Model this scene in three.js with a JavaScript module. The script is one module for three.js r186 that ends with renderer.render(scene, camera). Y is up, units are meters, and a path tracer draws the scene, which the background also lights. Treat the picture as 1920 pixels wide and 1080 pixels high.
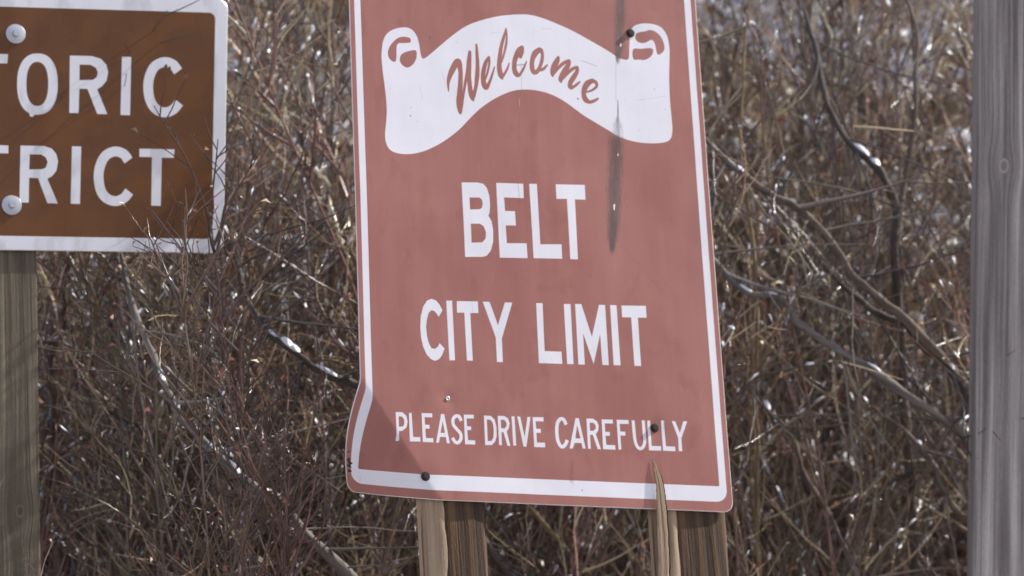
import * as THREE from 'three';

// ---------------------------------------------------------------- camera, sky, sun, exposure
const scene = new THREE.Scene();
const camera = new THREE.PerspectiveCamera(9.646, 16 / 9, 0.5, 900);
const EYE = new THREE.Vector3(0, 1.55, 10), AIM = new THREE.Vector3(0, 2.25, 0);
camera.position.copy(EYE); camera.lookAt(AIM);
camera.focus = 9.45; camera.userData.fStop = 2.6;
const SUN = new THREE.Vector3(0.71, 0.6, -0.235).normalize();
const skyTexture = (() => {                                             // hazy winter sky: pale at the horizon, blue overhead, a soft bright ring of haze round the sun
  const W = 512, H = 256, d = new Float32Array(W * H * 4);
  for (let r = 0; r < H; r++) for (let c = 0; c < W; c++) {
    const el = ((r + 0.5) / H - 0.5) * Math.PI, az = ((c + 0.5) / W - 0.5) * 2 * Math.PI, x = Math.cos(az) * Math.cos(el), y = Math.sin(el), z = Math.sin(az) * Math.cos(el);
    const k = Math.pow(Math.max(0, y), 0.55), cs = x * SUN.x + y * SUN.y + z * SUN.z, halo = 0.5 * Math.exp((cs - 1) * 9) + 0.25 * (0.5 + 0.5 * cs);
    [[0.9, 0.42], [0.94, 0.54], [1.04, 0.88]].forEach(([lo, hi], q) => { d[(r * W + c) * 4 + q] = ((lo + (hi - lo) * k) * 0.86 + halo * [1, 0.96, 0.9][q]) * 0.69; }); d[(r * W + c) * 4 + 3] = 1;
  }
  const t = new THREE.DataTexture(d, W, H, THREE.RGBAFormat, THREE.FloatType); t.mapping = THREE.EquirectangularReflectionMapping; t.magFilter = t.minFilter = THREE.LinearFilter; t.needsUpdate = true; return t;
})();
scene.background = skyTexture; scene.environment = skyTexture;
const sun = new THREE.DirectionalLight(new THREE.Color(1, 0.95, 0.87), 5);
sun.position.copy(SUN).multiplyScalar(30).add(new THREE.Vector3(0, 2, -3)); sun.target.position.set(0, 2, -3);
sun.castShadow = true; sun.shadow.radius = 1; sun.shadow.mapSize.set(2048, 2048);
Object.assign(sun.shadow.camera, { left: -9, right: 9, top: 9, bottom: -9, near: 1, far: 60 });
scene.add(sun, sun.target);
const renderer = new THREE.WebGLRenderer({ antialias: true });
renderer.toneMapping = THREE.LinearToneMapping; renderer.toneMappingExposure = 1.34;
renderer.shadowMap.enabled = true; renderer.shadowMap.type = THREE.PCFSoftShadowMap;

// ---------------------------------------------------------------- small tools
const V = (x, y, z) => new THREE.Vector3(x, y, z);
function rng(seed) { let a = seed >>> 0; return () => { a = (a + 0x6D2B79F5) | 0; let t = Math.imul(a ^ (a >>> 15), 1 | a); t = (t + Math.imul(t ^ (t >>> 7), 61 | t)) ^ t; return ((t ^ (t >>> 14)) >>> 0) / 4294967296; }; }
const hash = (x, y, s) => { let h = Math.imul(x, 374761393) + Math.imul(y, 668265263) + Math.imul(s, 974711); h = Math.imul(h ^ (h >>> 13), 1274126177); return ((h ^ (h >>> 16)) >>> 0) / 4294967296; };
function vnoise(x, y, s = 0) { const ix = Math.floor(x), iy = Math.floor(y), fx = x - ix, fy = y - iy, u = fx * fx * (3 - 2 * fx), v = fy * fy * (3 - 2 * fy); return (hash(ix, iy, s) * (1 - u) + hash(ix + 1, iy, s) * u) * (1 - v) + (hash(ix, iy + 1, s) * (1 - u) + hash(ix + 1, iy + 1, s) * u) * v; }
const fbm = (x, y, s = 0, o = 4) => { let a = 0.5, t = 0; for (let i = 0; i < o; i++) { t += a * vnoise(x, y, s + i); x *= 2.03; y *= 2.03; a *= 0.5; } return t / (1 - Math.pow(0.5, o)); };
const sstep = (a, b, x) => { const t = Math.min(1, Math.max(0, (x - a) / (b - a))); return t * t * (3 - 2 * t); };
const mixc = (a, b, t) => a.map((v, i) => v + (b[i] - v) * t);
const names = new Map();
const numbered = (n) => { const k = names.get(n) ?? 0; names.set(n, k + 1); return k ? `${n}_${String(k).padStart(3, '0')}` : n; };
function thing(name, label, category, base, group) {
  const o = new THREE.Group(); o.name = numbered(name); o.position.copy(base); o.userData = { label, category };
  if (group) o.userData.group = group; scene.add(o); return o;
}
function part(name, geometry, material, parent, origin) {              // geometry given in world metres; origin = the thing's base
  if (origin) geometry.translate(-origin.x, -origin.y, -origin.z);
  const m = new THREE.Mesh(geometry, material); m.name = name; m.castShadow = m.receiveShadow = true; parent.add(m); return m;
}
function solve(A, b) { const n = b.length; for (let i = 0; i < n; i++) { let p = i; for (let j = i + 1; j < n; j++) if (Math.abs(A[j][i]) > Math.abs(A[p][i])) p = j; [A[i], A[p]] = [A[p], A[i]];[b[i], b[p]] = [b[p], b[i]]; for (let j = i + 1; j < n; j++) { const f = A[j][i] / A[i][i]; for (let k = i; k < n; k++) A[j][k] -= f * A[i][k]; b[j] -= f * b[i]; } } for (let i = n - 1; i >= 0; i--) { for (let k = i + 1; k < n; k++) b[i] -= A[i][k] * b[k]; b[i] /= A[i][i]; } return b; }
function plane2plane(src, dst) {                                       // maps four points onto four points
  const A = [], b = [];
  src.forEach(([x, y], i) => { const [u, v] = dst[i]; A.push([x, y, 1, 0, 0, 0, -u * x, -u * y], [0, 0, 0, x, y, 1, -v * x, -v * y]); b.push(u, v); });
  const h = solve(A, b); return (x, y) => { const w = h[6] * x + h[7] * y + 1; return [(h[0] * x + h[1] * y + h[2]) / w, (h[3] * x + h[4] * y + h[5]) / w]; };
}
const FWD = AIM.clone().sub(EYE).normalize(), RIGHT = FWD.clone().cross(V(0, 1, 0)).normalize(), UP = RIGHT.clone().cross(FWD);
const sight = (x, y) => FWD.clone().addScaledVector(RIGHT, (x - 960) / 540 * 0.084375).addScaledVector(UP, (540 - y) / 540 * 0.084375);
const at = (x, y, z) => { const d = sight(x, y); return EYE.clone().addScaledVector(d, (z - EYE.z) / d.z); };   // survey: where a thing seen at x, y in the picture stands in the plane at depth z
const bankY = (x, z) => { const t = Math.max(0, -z - 2.3), rise = 7.2 * (1 - Math.exp(-Math.pow(t / 4.3, 1.1))); return rise + (fbm(x * 0.7 + 9, z * 0.7, 5) - 0.5) * 0.35 * Math.min(1, t) + (fbm(x * 3, z * 3, 8) - 0.5) * 0.07; };

// ---------------------------------------------------------------- textures
function canvas(w, h) { const c = document.createElement('canvas'); c.width = w; c.height = h; return c; }
function texOf(c, srgb = true) { const t = new THREE.CanvasTexture(c); if (srgb) t.colorSpace = THREE.SRGBColorSpace; t.wrapS = t.wrapT = THREE.RepeatWrapping; t.anisotropy = 8; t.magFilter = THREE.LinearFilter; return t; }
function pixels(w, h, fn) {                                            // fn(x, y) -> sRGB 0..255 triple, and a height for the bump map as fourth
  const c = canvas(w, h), b = canvas(w, h), g = c.getContext('2d'), gb = b.getContext('2d'), d = g.createImageData(w, h), e = gb.createImageData(w, h);
  for (let y = 0; y < h; y++) for (let x = 0; x < w; x++) { const v = fn(x, y), i = (y * w + x) * 4; d.data[i] = v[0]; d.data[i + 1] = v[1]; d.data[i + 2] = v[2]; e.data[i] = e.data[i + 1] = e.data[i + 2] = v[3] ?? 128; d.data[i + 3] = e.data[i + 3] = 255; }
  g.putImageData(d, 0, 0); gb.putImageData(e, 0, 0); return { map: c, bump: b };
}
// sawn, weathered timber: u across the grain, v along it; size in metres; knots = [u, v, radius]
function timberTexture(seed, su, sv, light, dark, contrast, knots = [], checks = 10, pw = 384, ph = 1536) {
  const R = rng(seed), lines = Array.from({ length: checks }, () => [R() * su, R() * sv, 0.15 + R() * 0.7, 0.0006 + R() * 0.0011, R() * 9]);
  return pixels(pw, ph, (px, py) => {
    let u = px / pw * su, v = py / ph * sv, ring = 0, core = 0;
    for (const [ku, kv, kr] of knots) { const du = u - ku, dv = (v - kv) * 0.62, d = Math.hypot(du, dv); u += du * -0.75 * Math.exp(-Math.pow(d / (kr * 2.6), 2)); if (d < kr) { core = Math.max(core, sstep(kr, kr * 0.8, d)); ring = sstep(0.45, 0.75, d / kr) * (0.8 + 0.5 * sstep(1, 0.85, d / kr)); } }
    const wave = (fbm(u * 5, v * 0.9, seed) - 0.5) * 0.03, uu = u + wave;
    let g = 0.55 * fbm(uu * 150, v * 2.2, seed + 1, 3) + 0.45 * fbm(uu * 42, v * 0.8, seed + 2, 3);
    g = Math.min(1, Math.max(0, 0.5 + (g - 0.5) * contrast));
    const patch = fbm(u * 11, v * 3.2, seed + 3, 3), fine = vnoise(px * 0.9, py * 0.22, seed + 4);
    let t = 0.72 * g + 0.34 * (patch - 0.5) + 0.16 * (fine - 0.5) + 0.14, h = 70 + 130 * g + 30 * (fine - 0.5);
    for (const [cu, cv, cl, cw, ph2] of lines) { const dv = v - cv; if (dv > 0 && dv < cl) { const x = Math.abs(uu - cu - 0.004 * Math.sin(dv * 7 + ph2)), k = sstep(cw * 1.9, cw * 0.5, x) * sstep(0, 0.1, Math.min(dv, cl - dv)); t -= 0.75 * k; h -= 90 * k; } }
    if (core) { t = t * (1 - core) + core * (0.3 + 0.3 * ring); h = h * (1 - core) + core * 90; }
    return [...mixc(dark, light, Math.min(1.1, Math.max(-0.15, t))), Math.max(0, Math.min(255, h))];
  });
}
function timberMaterial(tx, su, sv, rough = 0.88, bump = 0.0035) {
  const map = texOf(tx.map), bm = texOf(tx.bump, false); map.repeat.set(1 / su, 1 / sv); bm.repeat.copy(map.repeat);
  return new THREE.MeshStandardMaterial({ map, bumpMap: bm, bumpScale: bump, roughness: rough });
}

// ---------------------------------------------------------------- sheets (sign panels) and timbers
// a rounded rectangle of w x h nominal metres, carried by place(a, b, depth) with a, b in -1..1
function sheetParts(w, h, r, thick, bevel, place, nx = 80, ny = 110) {
  const W = w / 2, H = h / 2, rows = [];
  for (let i = 0; i <= 8; i++) rows.push(-1 + (r * (1 - Math.cos(i / 8 * Math.PI / 2))) / H);
  for (let j = 1; j < ny; j++) rows.push(-1 + r / H + (2 - 2 * r / H) * j / ny);
  for (let i = 8; i >= 0; i--) rows.push(1 - (r * (1 - Math.cos(i / 8 * Math.PI / 2))) / H);
  const halfAt = (y, e) => { const d = Math.min(H - Math.abs(y), r), q = 1 - d / r; return W - e - r + r * Math.sqrt(Math.max(0, 1 - q * q)); };
  const grid = (e, depth, flip) => {
    const pos = [], uv = [], idx = [], n = rows.length;
    rows.forEach((b, j) => { const y = b * (H - e) ; const hw = halfAt(b * H, e); for (let i = 0; i <= nx; i++) { const x = (i / nx * 2 - 1) * hw; const p = place(x / W, y / H, depth); pos.push(p.x, p.y, p.z); uv.push((x / W + 1) / 2, (y / H + 1) / 2); } });
    for (let j = 0; j < n - 1; j++) for (let i = 0; i < nx; i++) { const a = j * (nx + 1) + i, b = a + 1, c = a + nx + 1, d = c + 1; flip ? idx.push(a, c, b, b, c, d) : idx.push(a, b, c, b, d, c); }
    const g = new THREE.BufferGeometry(); g.setAttribute('position', new THREE.Float32BufferAttribute(pos, 3)); g.setAttribute('uv', new THREE.Float32BufferAttribute(uv, 2)); g.setIndex(idx); g.computeVertexNormals(); return g;
  };
  const loop = []; const n = rows.length;
  for (let i = 0; i <= nx; i++) loop.push([i, 0]); for (let j = 1; j < n; j++) loop.push([nx, j]); for (let i = nx - 1; i >= 0; i--) loop.push([i, n - 1]); for (let j = n - 2; j > 0; j--) loop.push([0, j]);
  const ring = (e, depth) => loop.map(([i, j]) => { const y = rows[j] * (H - e), x = (i / nx * 2 - 1) * halfAt(rows[j] * H, e); return place(x / W, y / H, depth); });
  const rings = [ring(bevel, 0), ring(bevel * 0.3, -bevel * 0.3), ring(0, -bevel), ring(0, -thick)], pos = [], idx = [], m = loop.length;
  rings.forEach((q) => q.forEach((p) => pos.push(p.x, p.y, p.z)));
  for (let k = 0; k < 3; k++) for (let i = 0; i < m; i++) { const a = k * m + i, b = k * m + (i + 1) % m, c = a + m, d = b + m; idx.push(a, c, b, b, c, d); }
  const eg = new THREE.BufferGeometry(); eg.setAttribute('position', new THREE.Float32BufferAttribute(pos, 3)); eg.setIndex(idx); eg.computeVertexNormals();
  return { front: grid(bevel, 0, false), back: grid(0, -thick, true), edge: eg };
}
// a timber from a to b; profile = [[u, n], ...] (counter-clockwise seen from above) along the axes eu, en
function timber(a, b, eu, en, profile, wobble = 0, seed = 1, rings = 24, close = true) {
  const pos = [], uv = [], idx = [], L = a.distanceTo(b), k = profile.length, per = [0];
  for (let i = 0; i < k; i++) { const p = profile[i], q = profile[(i + 1) % k]; per.push(per[i] + Math.hypot(q[0] - p[0], q[1] - p[1])); }
  const cols = close ? k + 1 : k;
  for (let j = 0; j <= rings; j++) { const t = j / rings, c = a.clone().lerp(b, t); for (let i = 0; i < cols; i++) { const [u, n] = profile[i % k], w = wobble * (fbm(t * L * 3 + (i % k) * 7.7, (i % k) * 3.1, seed, 3) - 0.5) * 2; const f = 1 + w; const p = c.clone().addScaledVector(eu, u * f).addScaledVector(en, n * f); pos.push(p.x, p.y, p.z); uv.push(per[i], t * L); } }
  for (let j = 0; j < rings; j++) for (let i = 0; i < cols - 1; i++) { const p = j * cols + i, q = p + 1, r = p + cols, s = r + 1; idx.push(p, q, r, q, s, r); }
  if (close) for (const [j, up] of [[0, false], [rings, true]]) { const o = pos.length / 3, c = (j ? b : a); pos.push(c.x, c.y, c.z); uv.push(0.02, 0.02); for (let i = 0; i < k; i++) { const s = (j * cols + i) * 3; pos.push(pos[s], pos[s + 1], pos[s + 2]); uv.push(profile[i][0], profile[i][1]); } for (let i = 0; i < k; i++) { const p = o + 1 + i, q = o + 1 + (i + 1) % k; up ? idx.push(o, p, q) : idx.push(o, q, p); } }
  const g = new THREE.BufferGeometry(); g.setAttribute('position', new THREE.Float32BufferAttribute(pos, 3)); g.setAttribute('uv', new THREE.Float32BufferAttribute(uv, 2)); g.setIndex(idx); g.computeVertexNormals(); return g;
}
const squared = (w, d, c) => { const W = w / 2, D = d / 2, o = []; for (const [sx, sy, q] of [[1, 1, 0], [-1, 1, 1], [-1, -1, 2], [1, -1, 3]]) for (let i = 0; i <= 3; i++) { const f = (q + i / 3) * Math.PI / 2; o.push([sx * (W - c) + c * Math.cos(f), sy * (D - c) + c * Math.sin(f)]); } return o; };
// counter-clockwise with n towards the viewer and u to the right: reversed so that faces look outwards
const outward = (p) => p.slice().reverse();
function boltGeometry(r, h, washer) {
  const pr = [[0, h], [r * 0.45, h * 0.96], [r * 0.8, h * 0.72], [r * 0.95, h * 0.35], [r, 0.0016], [washer, 0.0014], [washer * 1.02, 0], [washer, -0.001], [0, -0.001]].map(([x, y]) => new THREE.Vector2(x, y)).reverse();
  return new THREE.LatheGeometry(pr, 20);
}
function stick(mesh, p, n) { mesh.quaternion.setFromUnitVectors(V(0, 1, 0), n); mesh.position.copy(p); }

// ---------------------------------------------------------------- setting: ground and the bank behind the signs
function gridMesh(x0, x1, z0, z1, nx, nz, yf, uvs) {
  const pos = [], uv = [], idx = [];
  for (let j = 0; j <= nz; j++) for (let i = 0; i <= nx; i++) { const x = x0 + (x1 - x0) * i / nx, z = z0 + (z1 - z0) * j / nz; pos.push(x, yf(x, z), z); uv.push(x * uvs, -z * uvs); }
  for (let j = 0; j < nz; j++) for (let i = 0; i < nx; i++) { const a = j * (nx + 1) + i; idx.push(a, a + nx + 1, a + 1, a + 1, a + nx + 1, a + nx + 2); }
  const g = new THREE.BufferGeometry(); g.setAttribute('position', new THREE.Float32BufferAttribute(pos, 3)); g.setAttribute('uv', new THREE.Float32BufferAttribute(uv, 2)); g.setIndex(idx); g.computeVertexNormals(); return g;
}
const litter = pixels(1024, 1024, (x, y) => {
  const u = x / 1024 * 6, v = y / 1024 * 6, w = (a) => a;
  const snow = sstep(0.535, 0.6, 0.7 * fbm(u * 1.1, v * 1.1, 31, 3) + 0.3 * fbm(u * 6, v * 6, 33, 3)), f = fbm(u * 14, v * 14, 35, 4), g = vnoise(x * 0.5, y * 0.5, 36);
  const soil = mixc(mixc([64, 50, 40], [128, 102, 76], f), [176, 148, 112], sstep(0.7, 0.95, g) * 0.7);
  return [...mixc(soil, [226, 230, 238], snow), 60 + 90 * f + 70 * snow];
});
const litterMap = texOf(litter.map), litterBump = texOf(litter.bump, false);
const M = {};
M.ground = new THREE.MeshStandardMaterial({ map: litterMap, bumpMap: litterBump, bumpScale: 0.03, roughness: 0.9 });
function struct(name, g, m) { const o = new THREE.Mesh(g, m); o.name = name; o.userData.kind = 'structure'; o.castShadow = o.receiveShadow = true; scene.add(o); return o; }
struct('bank', gridMesh(-14, 14, -16, -0.7, 120, 90, bankY, 1 / 6), M.ground);
struct('ground', gridMesh(-320, 320, -320, 320, 40, 40, () => -0.06, 1 / 6), M.ground);

// ---------------------------------------------------------------- the welcome sign
const M_ALU = new THREE.MeshStandardMaterial({ color: new THREE.Color().setRGB(0.78, 0.76, 0.72), roughness: 0.38, metalness: 0.6 });
const M_BACK = new THREE.MeshStandardMaterial({ color: new THREE.Color().setRGB(0.5, 0.5, 0.5), roughness: 0.5, metalness: 0.5 });
const M_RUST = new THREE.MeshStandardMaterial({ color: new THREE.Color().setRGB(0.045, 0.032, 0.028), roughness: 0.55, metalness: 0.5 });
const M_ZINC = new THREE.MeshStandardMaterial({ color: new THREE.Color().setRGB(0.5, 0.51, 0.53), roughness: 0.42, metalness: 0.55 });
function signPlane(corners, centre, z, yaw, lean) {                     // a sheet standing at depth z, turned and leaning; corners top left, top right, bottom right, bottom left
  const n = V(Math.sin(yaw) * Math.cos(lean), Math.sin(lean), Math.cos(yaw) * Math.cos(lean)), p0 = at(...centre, z);
  const on = (x, y) => { const d = sight(x, y); return EYE.clone().addScaledVector(d, p0.clone().sub(EYE).dot(n) / d.dot(n)); };
  const eu = V(Math.cos(yaw), 0, -Math.sin(yaw)), ev = n.clone().cross(eu);
  const flat = (p) => { const q = p.clone().sub(p0); return [q.dot(eu), q.dot(ev)]; };
  const loc = corners.map(([x, y]) => flat(on(x, y))), st = [[-1, 1], [1, 1], [1, -1], [-1, -1]];
  return { n, p0, eu, ev, on, flat, shape: plane2plane(st, loc), art: plane2plane(corners, st), w: Math.hypot(loc[2][0] - loc[3][0], loc[2][1] - loc[3][1]), h: Math.hypot(loc[0][0] - loc[3][0], loc[0][1] - loc[3][1]) };
}
const D2 = Math.PI / 180;
const WS = signPlane([[653, -75], [1299, -65], [1376, 961], [682, 932]], [1010, 440], 0, 22 * D2, 9 * D2);
const world = (s, u, v, d = 0) => s.p0.clone().addScaledVector(s.eu, u).addScaledVector(s.ev, v).addScaledVector(s.n, d);
// artwork painter: points are read off the sign as photographed and rectified onto the sheet by s.art
function painter(s, w, h) {
  const c = canvas(w, h), g = c.getContext('2d'), P = (x, y) => { const [a, b] = s.art(x, y); return [(a + 1) / 2 * w, (1 - b) / 2 * h]; };
  const k = Math.hypot(P(1000, 400)[0] - P(1001, 400)[0], P(1000, 400)[1] - P(1001, 400)[1]);
  const path = (pts, smooth) => {
    const q = pts.map(([x, y]) => P(x, y)), n = q.length;
    if (!smooth) { q.forEach((p, i) => i ? g.lineTo(...p) : g.moveTo(...p)); g.closePath(); return; }
    const mid = (i) => [(q[i % n][0] + q[(i + 1) % n][0]) / 2, (q[i % n][1] + q[(i + 1) % n][1]) / 2];
    g.moveTo(...mid(n - 1)); for (let i = 0; i < n; i++) g.quadraticCurveTo(...q[i], ...mid(i)); g.closePath();
  };
  const fill = (outer, holes = [], smooth = false) => { g.beginPath(); path(outer, smooth); holes.forEach((x) => path(x, smooth)); g.fill('evenodd'); };
  const spline = (pts, f) => { const n = pts.length; for (let i = 0; i < n - 1; i++) { const a = pts[Math.max(0, i - 1)], b = pts[i], c2 = pts[i + 1], d = pts[Math.min(n - 1, i + 2)], m = Math.max(4, Math.ceil(Math.hypot(c2[0] - b[0], c2[1] - b[1]) * 1.5)); for (let j = 0; j < m; j++) { const t = j / m; f(b.map((_, q) => 0.5 * (2 * b[q] + (c2[q] - a[q]) * t + (2 * a[q] - 5 * b[q] + 4 * c2[q] - d[q]) * t * t + (3 * b[q] - a[q] - 3 * c2[q] + d[q]) * t * t * t))); } } f(pts[n - 1]); };
  const brush = (pts) => spline(pts, ([x, y, r0]) => { const r = r0 * 1.1 + 0.15; const [X, Y] = P(x, y); g.beginPath(); g.ellipse(X, Y, Math.max(0.4, r) * k, Math.max(0.4, r) * k, 0, 0, 7); g.fill(); });
  const pen = (pts, wd, cap = 'butt') => { g.lineWidth = wd * k; g.lineCap = cap; g.lineJoin = 'round'; g.strokeStyle = g.fillStyle; g.beginPath(); let first = true; spline(pts, ([x, y]) => { const q = P(x, y); first ? g.moveTo(...q) : g.lineTo(...q); first = false; }); g.stroke(); };
  return { c, g, P, k, fill, brush, pen };
}
const from = (ox, oy, sc) => (pts) => pts.map(([x, y, r]) => r === undefined ? [ox + x / sc, oy + y / sc] : [ox + x / sc, oy + y / sc, r / sc]);
const welcomeArt = (() => {
  const W = 1360, H = 2048, a = painter(WS, W, H), { g, fill, brush, pen, P } = a, R = rng(77), BR = 'rgb(164,109,99)', WH = 'rgb(231,229,233)';
  g.fillStyle = BR; g.fillRect(0, 0, W, H);
  g.fillStyle = WH;                                                   // border line
  const inset = (m) => [[-1 + m[0], 1 - m[1]], [1 - m[0], 1 - m[1]], [1 - m[0], -1 + m[2]], [-1 + m[0], -1 + m[2]]].map(([x, y]) => [(x + 1) / 2 * W, (1 - y) / 2 * H]);
  const rr = (m, r) => { const q = inset(m); g.roundRect(q[0][0], q[0][1], q[1][0] - q[0][0], q[2][1] - q[1][1], r); };
  g.beginPath(); rr([0.029, 0.02, 0.0345], 40); rr([0.066, 0.045, 0.088], 6); g.fill('evenodd');
  // banner
  fill([[716, 94], [719, 72], [728, 60], [738, 54.5], [749, 51.5], [760, 50.5], [769, 52.5], [777, 58.5], [783, 69], [786.5, 82], [788.5, 97], [791, 109], [796, 110], [805, 103], [819, 91], [834, 78], [850, 65], [872, 49], [897, 39], [936, 29], [980, 26], [1004, 29], [1033, 39], [1072, 56], [1111, 78], [1139, 94], [1157, 107], [1167, 111], [1177, 113], [1180, 106], [1180, 82], [1183, 53], [1194, 45], [1212, 43.5], [1230, 46], [1241, 52], [1250, 64], [1254, 79], [1256, 97], [1255, 124], [1254.5, 153], [1256.5, 194], [1260, 227], [1261.5, 244], [1259, 260], [1251, 266], [1238, 268], [1221, 269], [1197, 267], [1176, 262], [1158, 255], [1144, 246], [1120, 232], [1092, 215], [1072, 199], [1053, 186], [1033, 176], [1008, 169], [985, 167], [961, 169.5], [936, 180], [917, 191], [897, 206], [878, 225], [862, 243], [833, 265], [807, 279], [789, 285.5], [771, 289], [752, 289], [736, 285], [728, 278], [723.5, 268], [721.5, 254], [724, 231], [726, 209], [724, 180], [718.5, 140], [715.5, 109]], [], true);
  g.fillStyle = BR;
  fill([[771, 75.5], [770, 71], [764, 69], [756, 68], [747, 70], [738, 77], [730, 88], [727, 98.5], [729, 108], [734, 113.5], [741, 117], [744, 110], [743.5, 94], [744, 85], [747.4, 80], [756, 80.5], [766.7, 80], [770.5, 79]], [], true);
  fill([[777, 93], [782, 95], [782, 106], [778, 117], [771, 124], [763.7, 127], [755.5, 123], [750, 115.5], [750, 107], [754, 100], [765, 95.5]], [], true);
  fill([[1191, 68], [1193, 62], [1203, 59.5], [1210, 59], [1216, 56], [1225, 57], [1235, 63.5], [1242.5, 74], [1246.5, 87], [1245, 96.5], [1234.5, 104], [1231, 98.5], [1230, 88], [1226, 77], [1220.7, 74], [1215, 78], [1207.4, 81], [1198.5, 80], [1192, 75]], [], true);
  fill([[1188, 90], [1201.5, 92], [1216, 89.5], [1225, 91], [1225, 99], [1219, 108], [1207.4, 113.5], [1198.5, 111], [1189, 113], [1186, 107.4], [1185.7, 97]], [], true);
  // Welcome
  const t = from(800, 30, 5.1417);
  for (const s of [
    [[212, 722, 4], [209, 640, 13], [225, 575, 20], [248, 520, 25], [275, 470, 27], [305, 440, 28], [326, 520, 20], [327, 620, 20], [320, 740, 23], [315, 830, 25], [323, 905, 21], [326, 940, 7]],
    [[338, 890, 10], [352, 780, 10], [372, 650, 12], [393, 540, 14], [406, 430, 16], [417, 345, 12]],
    [[417, 345, 13], [412, 450, 19], [411, 580, 18], [420, 700, 20], [438, 775, 22], [450, 812, 8]],
    [[450, 780, 17], [474, 690, 15], [488, 580, 19], [492, 470, 16], [486, 360, 13], [480, 275, 8]],
    [[600, 397, 10], [570, 450, 16], [550, 530, 19], [546, 600, 20], [556, 660, 23], [576, 690, 19], [606, 640, 12], [635, 560, 9], [656, 490, 5]],
    [[600, 397, 11], [606, 440, 9], [596, 510, 9], [580, 570, 8], [566, 610, 8]],
    [[766, 120, 5], [752, 180, 11], [731, 250, 14], [714, 330, 16], [703, 430, 19], [702, 500, 21], [714, 565, 22], [729, 602, 10]],
    [[766, 120, 5], [774, 190, 7], [767, 270, 10], [748, 360, 9], [722, 440, 9]],
    [[733, 585, 12], [762, 540, 10], [782, 500, 8], [797, 455, 5]],
    [[922, 296, 13], [895, 330, 25], [866, 385, 22], [848, 445, 20], [847, 510, 20], [864, 555, 22], [890, 572, 12], [925, 525, 10], [945, 485, 8], [965, 435, 4]],
    [[920, 305, 18], [918, 350, 18], [906, 395, 13]],
    [[1090, 322, 20], [1048, 358, 25], [1020, 425, 19], [1018, 495, 20], [1035, 540, 20], [1065, 535, 18], [1092, 490, 14], [1112, 430, 15], [1118, 370, 13], [1104, 328, 18]],
    [[1080, 520, 14], [1125, 510, 13], [1164, 470, 6]],
    [[1272, 395, 10], [1258, 432, 22], [1228, 490, 24], [1214, 550, 18], [1218, 580, 6]],
    [[1222, 560, 10], [1270, 500, 13], [1320, 455, 15], [1372, 430, 14]],
    [[1376, 436, 14], [1368, 470, 18], [1338, 520, 24], [1303, 580, 21], [1291, 615, 16], [1300, 638, 6]],
    [[1304, 615, 9], [1360, 550, 13], [1410, 508, 14], [1450, 492, 12]],
    [[1452, 498, 14], [1450, 535, 16], [1418, 590, 21], [1388, 640, 20], [1384, 680, 18], [1398, 697, 10]],
    [[1400, 692, 12], [1440, 666, 11], [1478, 633, 6]],
    [[1600, 622, 18], [1552, 650, 25], [1522, 705, 23], [1517, 760, 20], [1535, 806, 23], [1572, 828, 15], [1620, 815, 12], [1652, 795, 8]],
    [[1595, 622, 18], [1634, 640, 14], [1638, 678, 12], [1600, 712, 9], [1545, 732, 7]]]) brush(t(s));
  // BELT / CITY LIMIT
  g.fillStyle = WH;
  let f = from(820, 320, 2.843);
  fill(f([[130, 62], [215, 63], [245, 70], [264, 92], [277, 135], [281, 185], [278, 225], [272, 240], [288, 268], [297, 315], [297, 380], [284, 428], [262, 455], [240, 460], [148, 460]]), [f([[172, 143], [225, 143], [238, 156], [242, 178], [236, 200], [222, 206], [174, 207]]), f([[178, 283], [226, 283], [246, 296], [259, 328], [256, 362], [240, 382], [182, 384]])]);
  for (const s of [[[313, 65], [457, 70], [460, 147], [355, 143], [360, 215], [413, 217], [418, 293], [364, 292], [370, 387], [475, 388], [480, 467], [332, 464]], [[489, 70], [530, 71], [548, 393], [661, 393], [665, 470], [512, 467]], [[630, 73], [786, 76], [790, 155], [733, 153], [749, 473], [708, 472], [690, 151], [634, 151]]]) fill(f(s));
  f = from(770, 540, 6.352);
  fill(f([[380, 265], [345, 195], [300, 145], [245, 128], [195, 150], [150, 220], [122, 330], [115, 460], [125, 590], [150, 700], [190, 790], [240, 845], [290, 868], [335, 850], [375, 800], [405, 720], [345, 655], [325, 700], [290, 725], [250, 718], [215, 650], [195, 570], [185, 460], [195, 370], [215, 295], [250, 262], [285, 275], [310, 305], [335, 345]]));
  for (const s of [[[425, 150], [495, 150], [530, 860], [463, 860]], [[550, 155], [800, 160], [808, 298], [712, 298], [742, 865], [672, 863], [640, 293], [553, 293]], [[858, 162], [940, 165], [1040, 440], [1120, 172], [1208, 175], [1088, 600], [1100, 882], [1030, 880], [1015, 590]]]) fill(f(s));
  f = from(990, 540, 6.352);
  for (const s of [[[95, 180], [172, 182], [198, 752], [400, 757], [410, 903], [130, 895]], [[425, 190], [505, 192], [545, 905], [468, 905]], [[560, 190], [635, 192], [762, 580], [845, 200], [918, 202], [965, 918], [888, 915], [860, 550], [785, 905], [657, 540], [680, 912], [603, 910]], [[978, 202], [1055, 205], [1105, 920], [1022, 918]], [[1115, 207], [1405, 212], [1415, 353], [1310, 352], [1350, 928], [1270, 925], [1230, 350], [1122, 348]]]) fill(f(s));
  // PLEASE DRIVE CAREFULLY
  f = from(720, 750, 3.2);
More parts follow.
